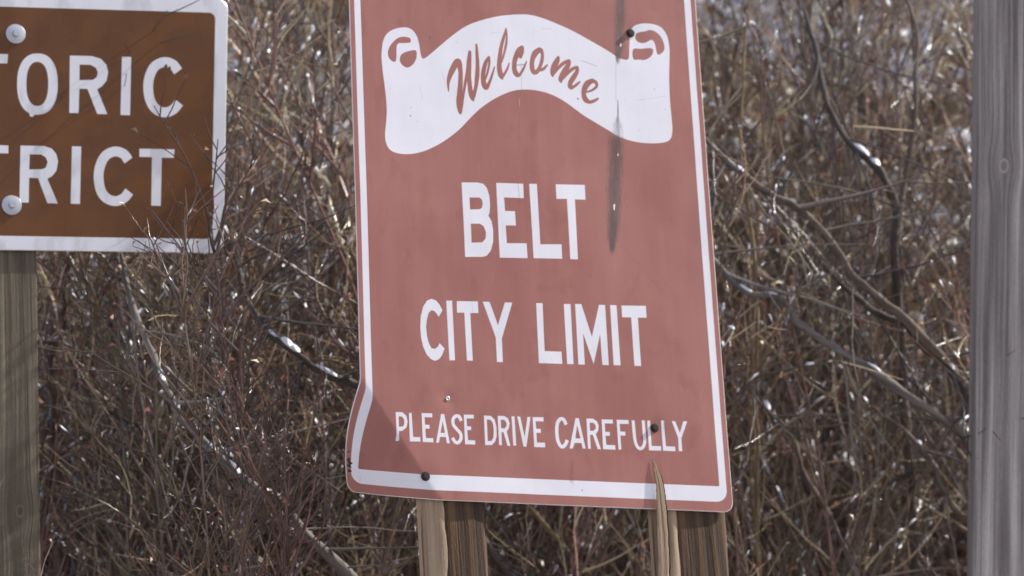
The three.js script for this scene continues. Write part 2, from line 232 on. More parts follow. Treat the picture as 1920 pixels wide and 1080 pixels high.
  const hole = { P: [[88, 98], [108, 99], [120, 115], [122, 140], [115, 158], [90, 160]], A: [[353, 125], [366, 197], [340, 197]], D: [[619, 115], [640, 118], [655, 140], [660, 185], [657, 225], [645, 245], [624, 246]], R: [[702, 118], [722, 119], [735, 135], [736, 155], [725, 170], [704, 168]], A2: [[1160, 150], [1180, 230], [1150, 229]], R2: [[1236, 135], [1258, 136], [1272, 152], [1272, 170], [1258, 184], [1238, 184]] };
  for (const [s, h] of [
    [[[70, 72], [110, 73], [135, 95], [142, 130], [135, 165], [110, 185], [90, 187], [93, 247], [78, 247]], hole.P], [[[150, 77], [166, 77], [175, 222], [218, 223], [219, 250], [155, 248]]],
    [[[226, 78], [290, 80], [291, 104], [244, 103], [247, 148], [273, 149], [274, 172], [248, 172], [252, 228], [296, 229], [297, 254], [233, 252]]], [[[343, 84], [362, 84], [396, 260], [378, 259], [372, 222], [337, 221], [330, 256], [313, 256]], hole.A],
    [[[480, 87], [540, 88], [541, 110], [497, 110], [500, 157], [524, 158], [525, 180], [501, 180], [506, 240], [548, 242], [549, 267], [488, 265]]], [[[601, 92], [640, 94], [665, 115], [676, 160], [678, 215], [668, 250], [648, 270], [609, 270]], hole.D],
    [[[683, 94], [722, 95], [745, 110], [755, 140], [750, 170], [738, 188], [760, 275], [742, 274], [718, 192], [706, 192], [709, 271], [692, 270]], hole.R], [[[766, 97], [784, 98], [795, 273], [777, 272]]], [[[800, 98], [818, 99], [845, 220], [862, 100], [880, 102], [856, 280], [838, 279]]],
    [[[893, 102], [958, 103], [959, 128], [911, 127], [914, 172], [941, 173], [942, 197], [915, 197], [919, 255], [967, 256], [968, 284], [902, 282]]], [[[1150, 108], [1170, 108], [1212, 291], [1193, 290], [1187, 258], [1146, 256], [1134, 290], [1115, 290]], hole.A2],
    [[[1216, 110], [1255, 111], [1280, 127], [1291, 155], [1287, 185], [1273, 203], [1304, 294], [1284, 294], [1255, 208], [1238, 208], [1243, 292], [1226, 291]], hole.R2], [[[1308, 115], [1375, 117], [1377, 140], [1327, 139], [1330, 190], [1357, 190], [1358, 214], [1332, 214], [1336, 268], [1390, 270], [1391, 297], [1317, 294]]],
    [[[1398, 117], [1470, 119], [1471, 143], [1417, 142], [1420, 188], [1450, 189], [1451, 213], [1421, 212], [1427, 297], [1409, 296]]], [[[1582, 122], [1600, 122], [1608, 275], [1664, 276], [1665, 303], [1592, 301]]], [[[1664, 122], [1681, 122], [1693, 277], [1748, 279], [1750, 307], [1676, 304]]],
    [[[1727, 125], [1748, 127], [1776, 195], [1797, 127], [1820, 128], [1785, 230], [1791, 307], [1770, 306], [1766, 228]]]]) fill(f(s), h ? [f(h)] : []);
  pen(f([[465, 125], [452, 99], [432, 96], [416, 115], [418, 148], [438, 174], [460, 200], [463, 230], [448, 254], [428, 251], [412, 226]]), 6);
  pen(f([[1094, 148], [1079, 117], [1059, 114], [1042, 140], [1038, 190], [1045, 245], [1065, 279], [1085, 272], [1102, 240]]), 6.2);
  pen(f([[1497, 121], [1507, 230], [1520, 275], [1540, 291], [1560, 275], [1566, 235], [1558, 121]]), 5.6);
  // wear: scraped grey streak, scuffs, scratches, flakes
  const grain = (x, y, wd, ht, n, col, al, ang = 0) => { for (let i = 0; i < n; i++) { const px = x + (R() + R() + R() - 1.5) / 1.5 * wd, py = y + R() * ht, [X, Y] = P(px, py); g.globalAlpha = al * (0.3 + R() * 0.5); g.fillStyle = col; g.fillRect(X, Y, 0.8 + R() * 1.6, 6 + R() * 34); } g.globalAlpha = 1; };
  const streak = (pts, n, col, al) => { for (let i = 0; i < pts.length - 1; i++) { const [x, y, w] = pts[i], [x2, y2, w2] = pts[i + 1], m = Math.max(1, Math.round((y2 - y) / 3)); for (let j = 0; j < m; j++) { const q = j / m; grain(x + (x2 - x) * q, y + (y2 - y) * q, w + (w2 - w) * q, 3, n, col, al); } } };
  streak([[1164, -75, 15], [1162, 20, 17], [1160, 80, 14], [1157, 104, 4]], 46, 'rgb(98,84,78)', 0.27);
  streak([[1158, 186, 0.6], [1158, 214, 2], [1157, 222, 11], [1157, 242, 15], [1156, 252, 12]], 34, 'rgb(132,134,140)', 0.16);
  streak([[1154, 252, 20], [1153, 300, 20], [1151, 340, 19], [1150, 400, 17], [1148, 440, 12], [1147, 462, 6]], 62, 'rgb(90,74,72)', 0.27);
  streak([[1072, 856, 6], [1071, 900, 5]], 4, 'rgb(120,78,74)', 0.25);
  g.fillStyle = 'rgb(240,232,220)'; for (const [x, y, s] of [[1164, 84, 3], [1159, 290, 2], [1152, 386, 3.2], [1152, 391, 2.5]]) { const [X, Y] = P(x, y); g.beginPath(); g.ellipse(X, Y, s * 1.1, s * 2.6, 0.2, 0, 7); g.fill(); }
  const scratch = (x, y, x2, y2, col, al, wd = 1.2) => { g.globalAlpha = al; g.strokeStyle = col; g.lineWidth = wd; g.beginPath(); g.moveTo(...P(x, y)); g.quadraticCurveTo(...P((x + x2) / 2 + (R() - 0.5) * 5, (y + y2) / 2), ...P(x2, y2)); g.stroke(); g.globalAlpha = 1; };
  scratch(978, 118, 979, 170, 'rgb(140,140,150)', 0.6, 1.6); scratch(977, 170, 972, 300, 'rgb(128,84,78)', 0.5, 1.5); scratch(975, 185, 975, 200, 'rgb(210,190,180)', 0.7, 2); scratch(970, 340, 973, 380, 'rgb(120,90,90)', 0.5, 1.6);
  scratch(1155, 105, 1155, 190, 'rgb(150,150,160)', 0.5, 2); scratch(962, 122, 985, 121, 'rgb(120,110,112)', 0.8, 3); scratch(1090, 113, 1120, 124, 'rgb(130,130,140)', 0.5, 2.4); scratch(1195, 188, 1250, 180, 'rgb(150,150,160)', 0.4, 1.5); scratch(1015, 53, 1035, 54, 'rgb(150,150,160)', 0.4, 2); scratch(920, 62, 938, 60, 'rgb(170,170,180)', 0.4, 2); scratch(1165, 460, 1240, 545, 'rgb(130,82,78)', 0.5, 1.4);
  for (let i = 0; i < 130; i++) { const x = 700 + R() * 620, y = -60 + R() * 960, l = 4 + R() * 26; scratch(x, y, x + (R() - 0.5) * 14, y + l, R() < 0.5 ? 'rgb(120,92,90)' : 'rgb(205,180,172)', 0.1 + R() * 0.16, 0.8 + R()); }
  for (const [x, y, s, al] of [[770, 217, 3.2, 0.7], [771, 201, 2.6, 0.35], [782, 228, 2.4, 0.25], [1084, 185, 4, 0.8], [1227, 167, 3, 0.3], [1247, 205, 3, 0.3], [806, 70, 8, 0.25], [1107, 518, 4, 0.4], [1092, 919, 3, 0.5], [1212, 363, 2, 0.3], [735, 300, 5, 0.2]]) { const [X, Y] = P(x, y); g.globalAlpha = al; g.fillStyle = 'rgb(84,80,88)'; for (let i = 0; i < 14; i++) { g.beginPath(); g.ellipse(X + (R() - 0.5) * s, Y + (R() - 0.5) * s * 1.5, s * (0.2 + R() * 0.4), s * (0.2 + R() * 0.5), R() * 3, 0, 7); g.globalAlpha = al * 0.4; g.fill(); } g.globalAlpha = 1; }
  g.fillStyle = 'rgb(58,42,44)'; for (let i = 0; i < 12; i++) { const q = R(), [X, Y] = P(686 + q * 3 + (R() - 0.5) * 5, 852 + q * 46); g.beginPath(); g.ellipse(X, Y, 1.5 + R() * 3, 2 + R() * 6, R() * 2, 0, 7); g.fill(); }
  // uneven fading of the paint, fine grain
  const im = g.getImageData(0, 0, W, H), d = im.data;
  for (let y = 0; y < H; y++) for (let x = 0; x < W; x++) { const i = (y * W + x) * 4, big = fbm(x * 0.006, y * 0.0035, 51, 3) - 0.5, run = fbm(x * 0.03, y * 0.0022, 53, 3) - 0.5, fine = hash(x >> 1, y >> 1, 55) - 0.5, dirt = sstep(0.62, 0.8, fbm(x * 0.02, y * 0.012, 57, 4)); const white = d[i + 1] > 170 ? 0.35 : 1; for (let c = 0; c < 3; c++) d[i + c] = Math.max(0, Math.min(255, d[i + c] + white * ([12, 16, 16][c] * big + 10 * run - 5 * dirt) + 5 * fine)); }
  g.putImageData(im, 0, 0); return a.c;
})();
const fold = { a: WS.flat(WS.on(690, 735)), b: WS.flat(WS.on(790, 888)) };
{ const [ax, ay] = fold.a, [bx, by] = fold.b, l = Math.hypot(bx - ax, by - ay); fold.q = [-(ay - by) / l * -1, -(bx - ax) / l * -1]; fold.q = [(by - ay) / l, -(bx - ax) / l]; if (fold.q[0] > 0) fold.q = fold.q.map((v) => -v); }
function welcomePoint(a, b, depth) {
  let [u, v] = WS.shape(a, b), w = 0;
  const raw = (u - fold.a[0]) * fold.q[0] + (v - fold.a[1]) * fold.q[1], g = raw > 0.006 ? raw : raw < -0.006 ? 0 : (raw + 0.006) ** 2 / 0.024;
  if (g > 0) { w -= 0.62 * g; u -= 0.025 * Math.sin(Math.PI * Math.min(g, 0.2) / 0.2); v += 0.19 * g; }
  w += 0.01 * (fbm(u * 2.2 + 4, v * 1.7, 61, 2) - 0.5) + 0.002 * (fbm(u * 9, v * 9, 63, 2) - 0.5);
  for (const [x, y, r, h] of dents) w -= h * Math.exp(-((u - x) ** 2 + (v - y) ** 2) / (r * r));
  return world(WS, u, v, w + depth);
}
const dents = [[840, 747, 0.018, 0.003], [1182, 62, 0.03, 0.002], [798, 893, 0.03, 0.003], [1228, 802, 0.03, 0.003]].map(([x, y, r, h]) => [...WS.flat(WS.on(x, y)), r, h]);
const lightWood = timberTexture(11, 0.3, 3.4, [190, 168, 140], [112, 90, 70], 1.8, [[0.05, 1.15, 0.012]], 26, 384, 2048);
const darkWood = timberTexture(12, 0.5, 3.4, [116, 88, 60], [42, 31, 24], 1.9, [[0.12, 1.2, 0.016]], 44, 512, 2048);
M.lightWood = timberMaterial(lightWood, 0.3, 3.4, 0.85, 0.003); M.darkWood = timberMaterial(darkWood, 0.5, 3.4, 0.9, 0.006);
const sideWood = timberTexture(13, 0.5, 3.4, [140, 128, 106], [62, 54, 44], 2.0, [[0.36, 1.5, 0.014], [0.2, 1.9, 0.012]], 40, 512, 2048);
M.sideWood = timberMaterial(sideWood, 0.5, 3.4, 0.88, 0.004);
M.panel = new THREE.MeshPhysicalMaterial({ map: texOf(welcomeArt), roughness: 0.45, specularIntensity: 0.6 });
{
  const foot = WS.on(1075, 1080); const down = WS.ev.clone().negate();
  const base = V(WS.p0.x + 0.05, 0, WS.p0.z + 0.2);
  const sign = thing('welcome_sign', 'faded red-brown metal welcome sign with white scroll banner and bent corner, on two timber posts', 'sign', base);
  const s = sheetParts(WS.w, WS.h, 0.028, 0.004, 0.002, welcomePoint);
  const panel = part('panel', s.front, M.panel, sign, base); panel.userData.label = 'faded red-brown painted sheet reading Welcome Belt City Limit Please Drive Carefully';
  part('panel_edge', s.edge, M_ALU, panel, base); part('panel_back', s.back, M_BACK, panel, base);
  for (const [x, y] of [[1182, 62], [798, 893], [1228, 802]]) {
    const [a, b] = WS.art(x, y), m = part('bolt', boltGeometry(0.006, 0.003, 0.0135), M_RUST, sign); stick(m, welcomePoint(a, b, 0.0015).sub(base), WS.n); const h = part('bolt_head', new THREE.CylinderGeometry(0.0082, 0.009, 0.007, 6), M_RUST, m); h.position.y = 0.005;
  }
  { const [a, b] = WS.art(840, 747), m = part('bullet_mark', new THREE.TorusGeometry(0.0045, 0.0022, 8, 14).rotateX(Math.PI / 2), M_ALU, sign); stick(m, welcomePoint(a, b, 0.002).sub(base), WS.n); }
  // posts: creosoted timbers whose front left edge has split away to bare wood
  for (const [x0, x1, xs, splinter] of [[793, 918, 838, false], [1228, 1368, 1276, true]]) {
    const ctr = WS.flat(WS.on((x0 + x1) / 2, 1010)), hw = (WS.flat(WS.on(x1, 1010))[0] - WS.flat(WS.on(x0, 1010))[0]) / 2, us = WS.flat(WS.on(xs, 1010))[0] - ctr[0];
    const set = -0.014, top = world(WS, ctr[0], WS.h * 0.36, set), low = world(WS, ctr[0], ctr[1], set), L = low.y / WS.ev.y + 0.25, bot = low.clone().addScaledVector(WS.ev, -L);
    const eu = WS.eu, en = WS.n, prof = [[hw - 0.01, -0.13], [hw + 0.001, -0.08], [hw, -0.012], [hw - 0.012, 0.0], [hw * 0.6, 0.003], [us + 0.02, 0.001], [us, -0.001], [us - 0.012, -0.008], [-hw + 0.006, -0.024], [-hw + 0.02, -0.06], [-hw + 0.05, -0.13]];
    const post = part('post', timber(bot, top, eu, en, outward(prof), 0.05, splinter ? 5 : 9, 70), M.darkWood, sign, base);
    // split face: bare pale wood, ragged along its right side
    const pos = [], uv = [], idx = [], N = 90, C = 6, R0 = splinter ? 21 : 22;
    for (let j = 0; j <= N; j++) for (let i = 0; i <= C; i++) {
      const q = j / N, y = -L + (L + 0.14) * q, c = i / C, jag = (splinter ? 0.004 : 0.012) * (fbm(y * 12, 3, R0, 4) - 0.5) * 2 + (splinter ? 0 : -0.012 * sstep(-0.06, -0.16, y) * sstep(-0.3, -0.2, y));
      const u = -hw - 0.002 + (us + jag + hw) * c, n = 0.004 - 0.022 * (1 - c) ** 1.5 + 0.006 * (fbm(u * 60, y * 5, R0 + 3, 3) - 0.5) + (c > 0.95 ? -0.004 : 0);
      const p = low.clone().addScaledVector(WS.ev, y).addScaledVector(eu, u).addScaledVector(en, n); pos.push(p.x, p.y, p.z); uv.push(u + hw, y + L);
    }
    for (let j = 0; j < N; j++) for (let i = 0; i < C; i++) { const a = j * (C + 1) + i; idx.push(a, a + 1, a + C + 1, a + 1, a + C + 2, a + C + 1); }
    const sg = new THREE.BufferGeometry(); sg.setAttribute('position', new THREE.Float32BufferAttribute(pos, 3)); sg.setAttribute('uv', new THREE.Float32BufferAttribute(uv, 2)); sg.setIndex(idx); sg.computeVertexNormals();
    const sf = part('split_face', sg, M.lightWood, post, base); sf.userData.label = 'pale bare wood where the post has split';
    if (splinter) {                                                    // long splinter that has sprung up in front of the sheet
      const rowsS = [[1236, 1260, 1085, -0.004], [1234, 1257, 1040, 0.004], [1231, 1254, 1000, 0.009], [1230, 1250, 965, 0.012], [1230.5, 1248, 945, 0.012], [1229, 1246, 925, 0.011], [1228.5, 1243, 905, 0.010], [1226, 1237, 888, 0.009], [1225, 1230, 872, 0.008], [1223, 1224, 860, 0.006]].flatMap((r, j, all) => j === all.length - 1 ? [r] : [0, 1, 2, 3].map((q) => r.map((v, c) => v + (all[j + 1][c] - v) * q / 4 + (c < 2 && j + q ? (hash(j * 4 + q, c, 3) - 0.5) * 1.6 : 0)))), ps = [], us2 = [], ix = [];
      rowsS.forEach(([a, b, y, n], j) => { const A = WS.flat(WS.on(a, y)), B = WS.flat(WS.on(b, y)); [[0, 0], [0, 0.8], [0.3, 1], [0.6, 0.35], [0.75, 0.8], [1, 0.1]].forEach(([c, e], i) => { const th = 0.003 * (1 - j / 44); const p = world(WS, A[0] + (B[0] - A[0]) * c, A[1] + (B[1] - A[1]) * c, n - 0.006 + th * e); ps.push(p.x, p.y, p.z); us2.push(A[0] + c * 0.05, A[1]); }); });
      for (let j = 0; j < rowsS.length - 1; j++) for (let i = 0; i < 6; i++) { const a = j * 6 + i, b = j * 6 + (i + 1) % 6; ix.push(a, b, a + 6, b, b + 6, a + 6); }
      const g = new THREE.BufferGeometry(); g.setAttribute('position', new THREE.Float32BufferAttribute(ps, 3)); g.setAttribute('uv', new THREE.Float32BufferAttribute(us2, 2)); g.setIndex(ix); g.computeVertexNormals();
      part('splinter', g, M.lightWood, post, base).userData.label = 'long wood splinter standing up across the sheet';
    }
  }
}

// ---------------------------------------------------------------- the brown sign
const BS = signPlane([[-345, -25], [428, -2], [419, 475], [-350, 464]], [38, 225], -0.42, 20 * D2, 6 * D2);
const brownArt = (() => {
  const W = 1600, H = 1000, a = painter(BS, W, H), { g, fill, pen, P } = a, R = rng(31), BR = 'rgb(102,65,34)', WH = 'rgb(230,229,232)';
  g.fillStyle = WH; g.fillRect(0, 0, W, H);
  g.fillStyle = BR; g.beginPath(); g.roundRect(0.035 * W, 0.056 * H, 0.9335 * W, 0.888 * H, 26); g.fill();
  g.fillStyle = WH; const f = from(0, 0, 2), ell = (x0, x1, y0, y1) => Array.from({ length: 40 }, (_, i) => { const q = i / 40 * 2 * Math.PI, c = Math.cos(q), s = Math.sin(q), e = 0.86; return [(x0 + x1) / 2 + (x1 - x0) / 2 * Math.sign(c) * Math.abs(c) ** e, (y0 + y1) / 2 + (y1 - y0) / 2 * Math.sign(s) * Math.abs(s) ** e]; });
  fill(f(ell(64, 217, 200, 430)), [f(ell(99, 181, 232, 397))]);
  fill(f([[262, 208], [345, 210], [378, 220], [399, 242], [406, 270], [400, 302], [384, 322], [365, 335], [403, 428], [365, 427], [328, 333], [298, 332], [295, 424], [260, 423]]), [f([[299, 242], [340, 243], [360, 254], [367, 272], [362, 290], [348, 299], [298, 300]])]);
  fill(f([[457, 213], [492, 214], [488, 432], [452, 431]]));
  pen(f([[668, 268], [648, 242], [615, 233], [580, 250], [560, 290], [556, 335], [565, 380], [588, 411], [620, 421], [650, 410], [672, 384]]), 17.5);
  fill(f([[-102, 199], [30, 203], [28, 238], [-20, 237], [-24, 418], [-59, 417], [-55, 236], [-102, 235]]));
  fill(f([[77, 545], [165, 547], [195, 557], [212, 578], [218, 605], [212, 640], [196, 660], [178, 670], [217, 763], [178, 762], [143, 668], [110, 666], [108, 760], [73, 759]]), [f([[112, 578], [155, 579], [172, 590], [179, 608], [172, 628], [160, 634], [110, 635]])]);
  fill(f([[270, 548], [305, 549], [300, 765], [265, 764]]));
  pen(f([[482, 602], [463, 577], [430, 568], [395, 585], [375, 625], [370, 670], [380, 718], [403, 745], [435, 754], [465, 742], [485, 718]]), 17.5);
  fill(f([[523, 557], [655, 560], [652, 592], [607, 591], [603, 772], [567, 771], [570, 589], [523, 588]]));
  fill(f([[-100, 541], [32, 545], [32, 575], [-18, 574], [-22, 755], [-57, 754], [-53, 573], [-100, 572]]));
  const S = (x, y) => pen(f([[x + 118, y + 48], [x + 95, y + 22], [x + 62, y + 16], [x + 30, y + 28], [x + 18, y + 58], [x + 34, y + 88], [x + 66, y + 104], [x + 102, y + 124], [x + 116, y + 156], [x + 98, y + 188], [x + 62, y + 200], [x + 28, y + 190], [x + 8, y + 164]]), 17);
  S(-276, 196); S(-272, 535);
  fill(f([[-340, 192], [-305, 193], [-308, 411], [-343, 410]])); fill(f([[-335, 532], [-300, 533], [-303, 750], [-338, 749]]));
  for (const [x0, y0] of [[-530, 188], [-425, 190]]) fill(f([[x0, y0], [x0 + 35, y0 + 1], [x0 + 32, y0 + 218], [x0 - 3, y0 + 217]])); fill(f([[-500, 280], [-424, 281], [-425, 314], [-500, 313]]));
  fill(f([[-530, 527], [-455, 529], [-410, 550], [-388, 600], [-388, 680], [-412, 724], [-456, 745], [-532, 744]]), [f([[-495, 560], [-455, 562], [-432, 578], [-422, 610], [-422, 670], [-436, 698], [-460, 711], [-497, 711]])]);
  // nibbled letter edges, scuffs, dirt; faint dappled sun painted in as warm patches
  for (const [x, y, s, c] of [[60, 214, 5, WH], [311, 124, 3.4, BR], [318, 127, 2.6, BR]]) { const [X, Y] = P(x, y); g.fillStyle = c; g.beginPath(); g.ellipse(X, Y, s * 2, s * 2, 0, 0, 7); g.fill(); }
  const im = g.getImageData(0, 0, W, H), d = im.data;
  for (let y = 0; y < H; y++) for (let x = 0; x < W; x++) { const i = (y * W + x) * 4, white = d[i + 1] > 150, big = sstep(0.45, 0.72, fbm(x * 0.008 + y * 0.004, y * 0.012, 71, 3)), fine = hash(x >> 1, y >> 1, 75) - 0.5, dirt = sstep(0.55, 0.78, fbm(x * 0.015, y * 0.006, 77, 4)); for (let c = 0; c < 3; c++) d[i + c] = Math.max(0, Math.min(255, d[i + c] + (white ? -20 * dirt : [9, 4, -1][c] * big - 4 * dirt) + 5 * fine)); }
  g.putImageData(im, 0, 0); return a.c;
})();
{
  const base = V(at(30, 540, -0.42).x, 0, -0.5);
  const sign = thing('historic_district_sign', 'brown road sign with white border and lettering on a single wooden post', 'sign', base);
  const s = sheetParts(BS.w, BS.h, 0.035, 0.004, 0.002, (a, b, d) => { const [u, v] = BS.shape(a, b); return world(BS, u, v, d + 0.005 * (fbm(u * 2.5, v * 2.5, 81, 2) - 0.5)); }, 60, 40);
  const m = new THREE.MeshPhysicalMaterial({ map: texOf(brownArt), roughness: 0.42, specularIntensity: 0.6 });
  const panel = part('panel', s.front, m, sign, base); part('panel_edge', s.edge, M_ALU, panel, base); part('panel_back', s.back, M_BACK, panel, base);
  for (const [x, y] of [[29, 64], [21.5, 385]]) { const [u, v] = BS.flat(BS.on(x, y)), w = part('washer', boltGeometry(0.0285, 0.004, 0.0305), M_ZINC, sign); stick(w, world(BS, u, v, 0.003).sub(base), BS.n); const b = part('bolt', new THREE.CylinderGeometry(0.0105, 0.0125, 0.012, 6), M_ZINC, w); b.position.y = 0.008; }
  const c = BS.flat(BS.on(28, 520)), eu = BS.eu, en = BS.n, low = world(BS, c[0], c[1], -0.08), top = world(BS, c[0], 0.36, -0.08), bot = low.clone().addScaledVector(BS.ev, -(low.y / BS.ev.y + 0.3));
  part('post', timber(bot, top, eu, en, outward(squared(0.142, 0.14, 0.006)), 0.01, 6, 40), M.sideWood, sign, base);
}

// ---------------------------------------------------------------- the grey timber post
{
  const z = -0.9, a = at(1869, 1085, z), b = at(1880, -5, z), dir = b.clone().sub(a).normalize(), top = b.clone().addScaledVector(dir, 0.5), bot = a.clone().addScaledVector(dir, -(a.y / dir.y + 0.3));
  const L = bot.distanceTo(top), w = 0.173, kU = (x) => 0, vOf = (y) => { const p = at(1870, y, z); return (p.y - bot.y) / dir.y; };
  const prof = outward(squared(w, 0.15, 0.011)); const per = [0]; for (let i = 0; i < prof.length; i++) { const p = prof[i], q = prof[(i + 1) % prof.length]; per.push(per[i] + Math.hypot(q[0] - p[0], q[1] - p[1])); }
  // find where the front left edge starts in the girth, so that the knot sits where it is on the front face
  let uFront = 0; prof.forEach((p, i) => { const q = prof[(i + 1) % prof.length]; if (p[1] > 0.07 && q[1] > 0.07 && Math.abs(p[0] - q[0]) > 0.08) uFront = p[0] < 0 ? per[i] : per[i + 1]; });
  const asc = prof.findIndex((p, i) => { const q = prof[(i + 1) % prof.length]; return p[1] > 0.07 && q[1] > 0.07 && Math.abs(p[0] - q[0]) > 0.08; }), sign = prof[asc][0] < 0 ? 1 : -1;
  const uAt = (x, y) => { const off = at(x, y, z).x - at(1869 + (1080 - y) * 0.0101, y, z).x + w / 2 - 0.011; return uFront + sign * off; };
  const sv = L + 0.05, tex = timberTexture(14, 0.62, sv, [196, 189, 183], [96, 89, 86], 2.3, [[uAt(1876, 315), vOf(315), 0.0165], [uAt(1862, 145), vOf(145), 0.004], [uAt(1873, 848), vOf(848), 0.004], [uAt(1868, 775), vOf(775), 0.003]].map(([u, v, r]) => [u, sv - v, r]), 16, 512, 2048);
  const post = thing('timber_post', 'tall weathered grey square timber post with one round knot', 'post', V(bot.x, 0, bot.z));
  part('shaft', timber(bot, top, V(1, 0, 0), V(0, 0, 1), prof, 0.012, 4, 60), timberMaterial(tex, 0.62, sv, 0.9, 0.007), post, post.position);
}

// ---------------------------------------------------------------- brush
class Mesher {
  constructor() { this.p = []; this.n = []; this.c = []; this.i = []; }
  tube(pts, rad, sides, col) {
    const P = this.p, N = this.n, C = this.c, o = P.length / 3; let ref = V(0.31, 0.17, 0.93);
    for (let k = 0; k < pts.length; k++) {
      const t = pts[Math.min(k + 1, pts.length - 1)].clone().sub(pts[Math.max(0, k - 1)]).normalize(), b = t.clone().cross(ref).normalize(), a = b.clone().cross(t); ref = a;
      for (let s = 0; s < sides; s++) { const f = s / sides * 2 * Math.PI, x = Math.cos(f), y = Math.sin(f), q = a.clone().multiplyScalar(x).addScaledVector(b, y); P.push(pts[k].x + q.x * rad[k], pts[k].y + q.y * rad[k], pts[k].z + q.z * rad[k]); N.push(q.x, q.y, q.z); C.push(...col); }
    }
    for (let k = 0; k < pts.length - 1; k++) for (let s = 0; s < sides; s++) { const a = o + k * sides + s, b = o + k * sides + (s + 1) % sides; this.i.push(a, b, a + sides, b, b + sides, a + sides); }
  }
  leaf(c, dir, up, l, w, col) {                                        // a curled dry leaf: two folded faces
    const o = this.p.length / 3, side = dir.clone().cross(up).normalize(), nrm = side.clone().cross(dir).normalize();
    const q = [c, c.clone().addScaledVector(dir, l * 0.5).addScaledVector(side, w).addScaledVector(nrm, l * 0.22), c.clone().addScaledVector(dir, l).addScaledVector(nrm, -l * 0.12), c.clone().addScaledVector(dir, l * 0.5).addScaledVector(side, -w).addScaledVector(nrm, l * 0.22), c.clone().addScaledVector(dir, l * 0.5)];
    for (const v of q) { this.p.push(v.x, v.y, v.z); this.n.push(nrm.x, nrm.y, nrm.z); this.c.push(...col); }
    this.i.push(o, o + 1, o + 4, o + 4, o + 1, o + 2, o, o + 4, o + 3, o + 4, o + 2, o + 3);
  }
  lump(c, ax, l, r, R, big = true) {                                               // small heap of snow lying along a limb; also shapes the twig glints
    const g = new THREE.IcosahedronGeometry(1, big ? 2 : 0), P = g.attributes.position, o = this.p.length / 3, b = V(0, 1, 0).addScaledVector(ax, -ax.y).normalize(), s = ax.clone().cross(b), seed = Math.floor(R() * 1000);
    for (let k = 0; k < P.count; k++) { const x = P.getX(k), y = P.getY(k), z = P.getZ(k), f = 0.75 + 0.5 * fbm(x * 2 + seed, y * 2 + z * 1.7, seed, 2), v = c.clone().addScaledVector(ax, x * l * f).addScaledVector(b, y * r * f * (y > 0 ? 1 : 0.5)).addScaledVector(s, z * r * f); this.p.push(v.x, v.y, v.z); this.n.push(x, y, z); this.c.push(1, 1, 1); this.i.push(o + k); }
  }
  build() { const g = new THREE.BufferGeometry(); g.setAttribute('position', new THREE.Float32BufferAttribute(this.p, 3)); g.setAttribute('normal', new THREE.Float32BufferAttribute(this.n, 3)); g.setAttribute('color', new THREE.Float32BufferAttribute(this.c, 3)); g.setIndex(this.i); return g; }
}
M.bark = new THREE.MeshPhysicalMaterial({ vertexColors: true, roughness: 0.2, ior: 1.65, specularIntensity: 1 });
M.limb = new THREE.MeshStandardMaterial({ vertexColors: true, roughness: 0.95 });
M.leaf = new THREE.MeshPhysicalMaterial({ vertexColors: true, roughness: 0.38, side: THREE.DoubleSide });
M.snow = new THREE.MeshStandardMaterial({ color: new THREE.Color().setRGB(0.86, 0.88, 0.92), roughness: 0.7 });
const jig = (R, c, a = 0.3) => { const f = 1 + (R() - 0.5) * 2 * a; return c.map((v) => v * f * (1 + (R() - 0.5) * 0.15)); };
function wander(R, p, d, len, n, wig, lift = 0) { const pts = [p.clone()], q = d.clone().normalize(); for (let i = 0; i < n; i++) { q.add(V((R() - 0.5) * wig, (R() - 0.5) * wig * 0.6 + lift, (R() - 0.5) * wig)).normalize(); pts.push(pts[i].clone().addScaledVector(q, len / n)); } return pts; }
const taper = (n, a, b) => Array.from({ length: n + 1 }, (_, i) => a + (b - a) * i / n);
function sideways(R, t, ang) { const v = V(R() - 0.5, R() - 0.5, R() - 0.5).cross(t).normalize(); return t.clone().multiplyScalar(Math.cos(ang)).addScaledVector(v, Math.sin(ang)).normalize(); }
const PALE = [0.62, 0.48, 0.31];                                       // dead barkless twigs, coloured extra pale and golden to paint in sunlit glints
function twigsOn(R, acc, leaves, pts, count, spread, len, r0, col, o) {
  for (let k = 0; k < count; k++) {
    const f = o.from + (1 - o.from) * R(), x = f * (pts.length - 1), i = Math.min(pts.length - 2, Math.floor(x)), p = pts[i].clone().lerp(pts[i + 1], x - i), t = pts[i + 1].clone().sub(pts[i]).normalize();
    const d = sideways(R, t, spread * (0.6 + R() * 0.8)), l = len * (0.5 + R() * 0.9) * (1.15 - 0.6 * f), tw = wander(R, p, d, l, 5, 0.4, o.lift), c = R() < (o.pale ?? 0) ? jig(R, PALE) : jig(R, col, 0.45);
    acc.tube(tw, taper(5, r0 * (0.7 + R() * 0.5), 0.0014), 4, c);
    if (o.spots) for (let m = 1; m < 6; m++) if (R() < 0.32) o.spots.push([tw[m], tw[m].clone().sub(tw[m - 1]).normalize()]);
    for (let m = 0; m < o.sub; m++) { const y = 0.25 + 0.7 * R(), xi = y * 5, ii = Math.min(4, Math.floor(xi)), pp = tw[ii].clone().lerp(tw[ii + 1], xi - ii), tt = tw[ii + 1].clone().sub(tw[ii]).normalize(), sw = wander(R, pp, sideways(R, tt, 0.45 + R() * 0.6), l * (0.25 + R() * 0.35), 3, 0.55, o.lift); acc.tube(sw, taper(3, r0 * 0.5, 0.0012), 3, R() < (o.pale ?? 0) * 1.5 ? jig(R, PALE) : jig(R, c, 0.4)); if (leaves && R() < o.leafy) leaves.leaf(sw[3], sideways(R, tt, 1), V(R() - 0.5, R(), R() - 0.5).normalize(), 0.014 + R() * 0.022, 0.004 + R() * 0.006, jig(R, o.leafCol[Math.floor(R() * o.leafCol.length)])); }
  }
}
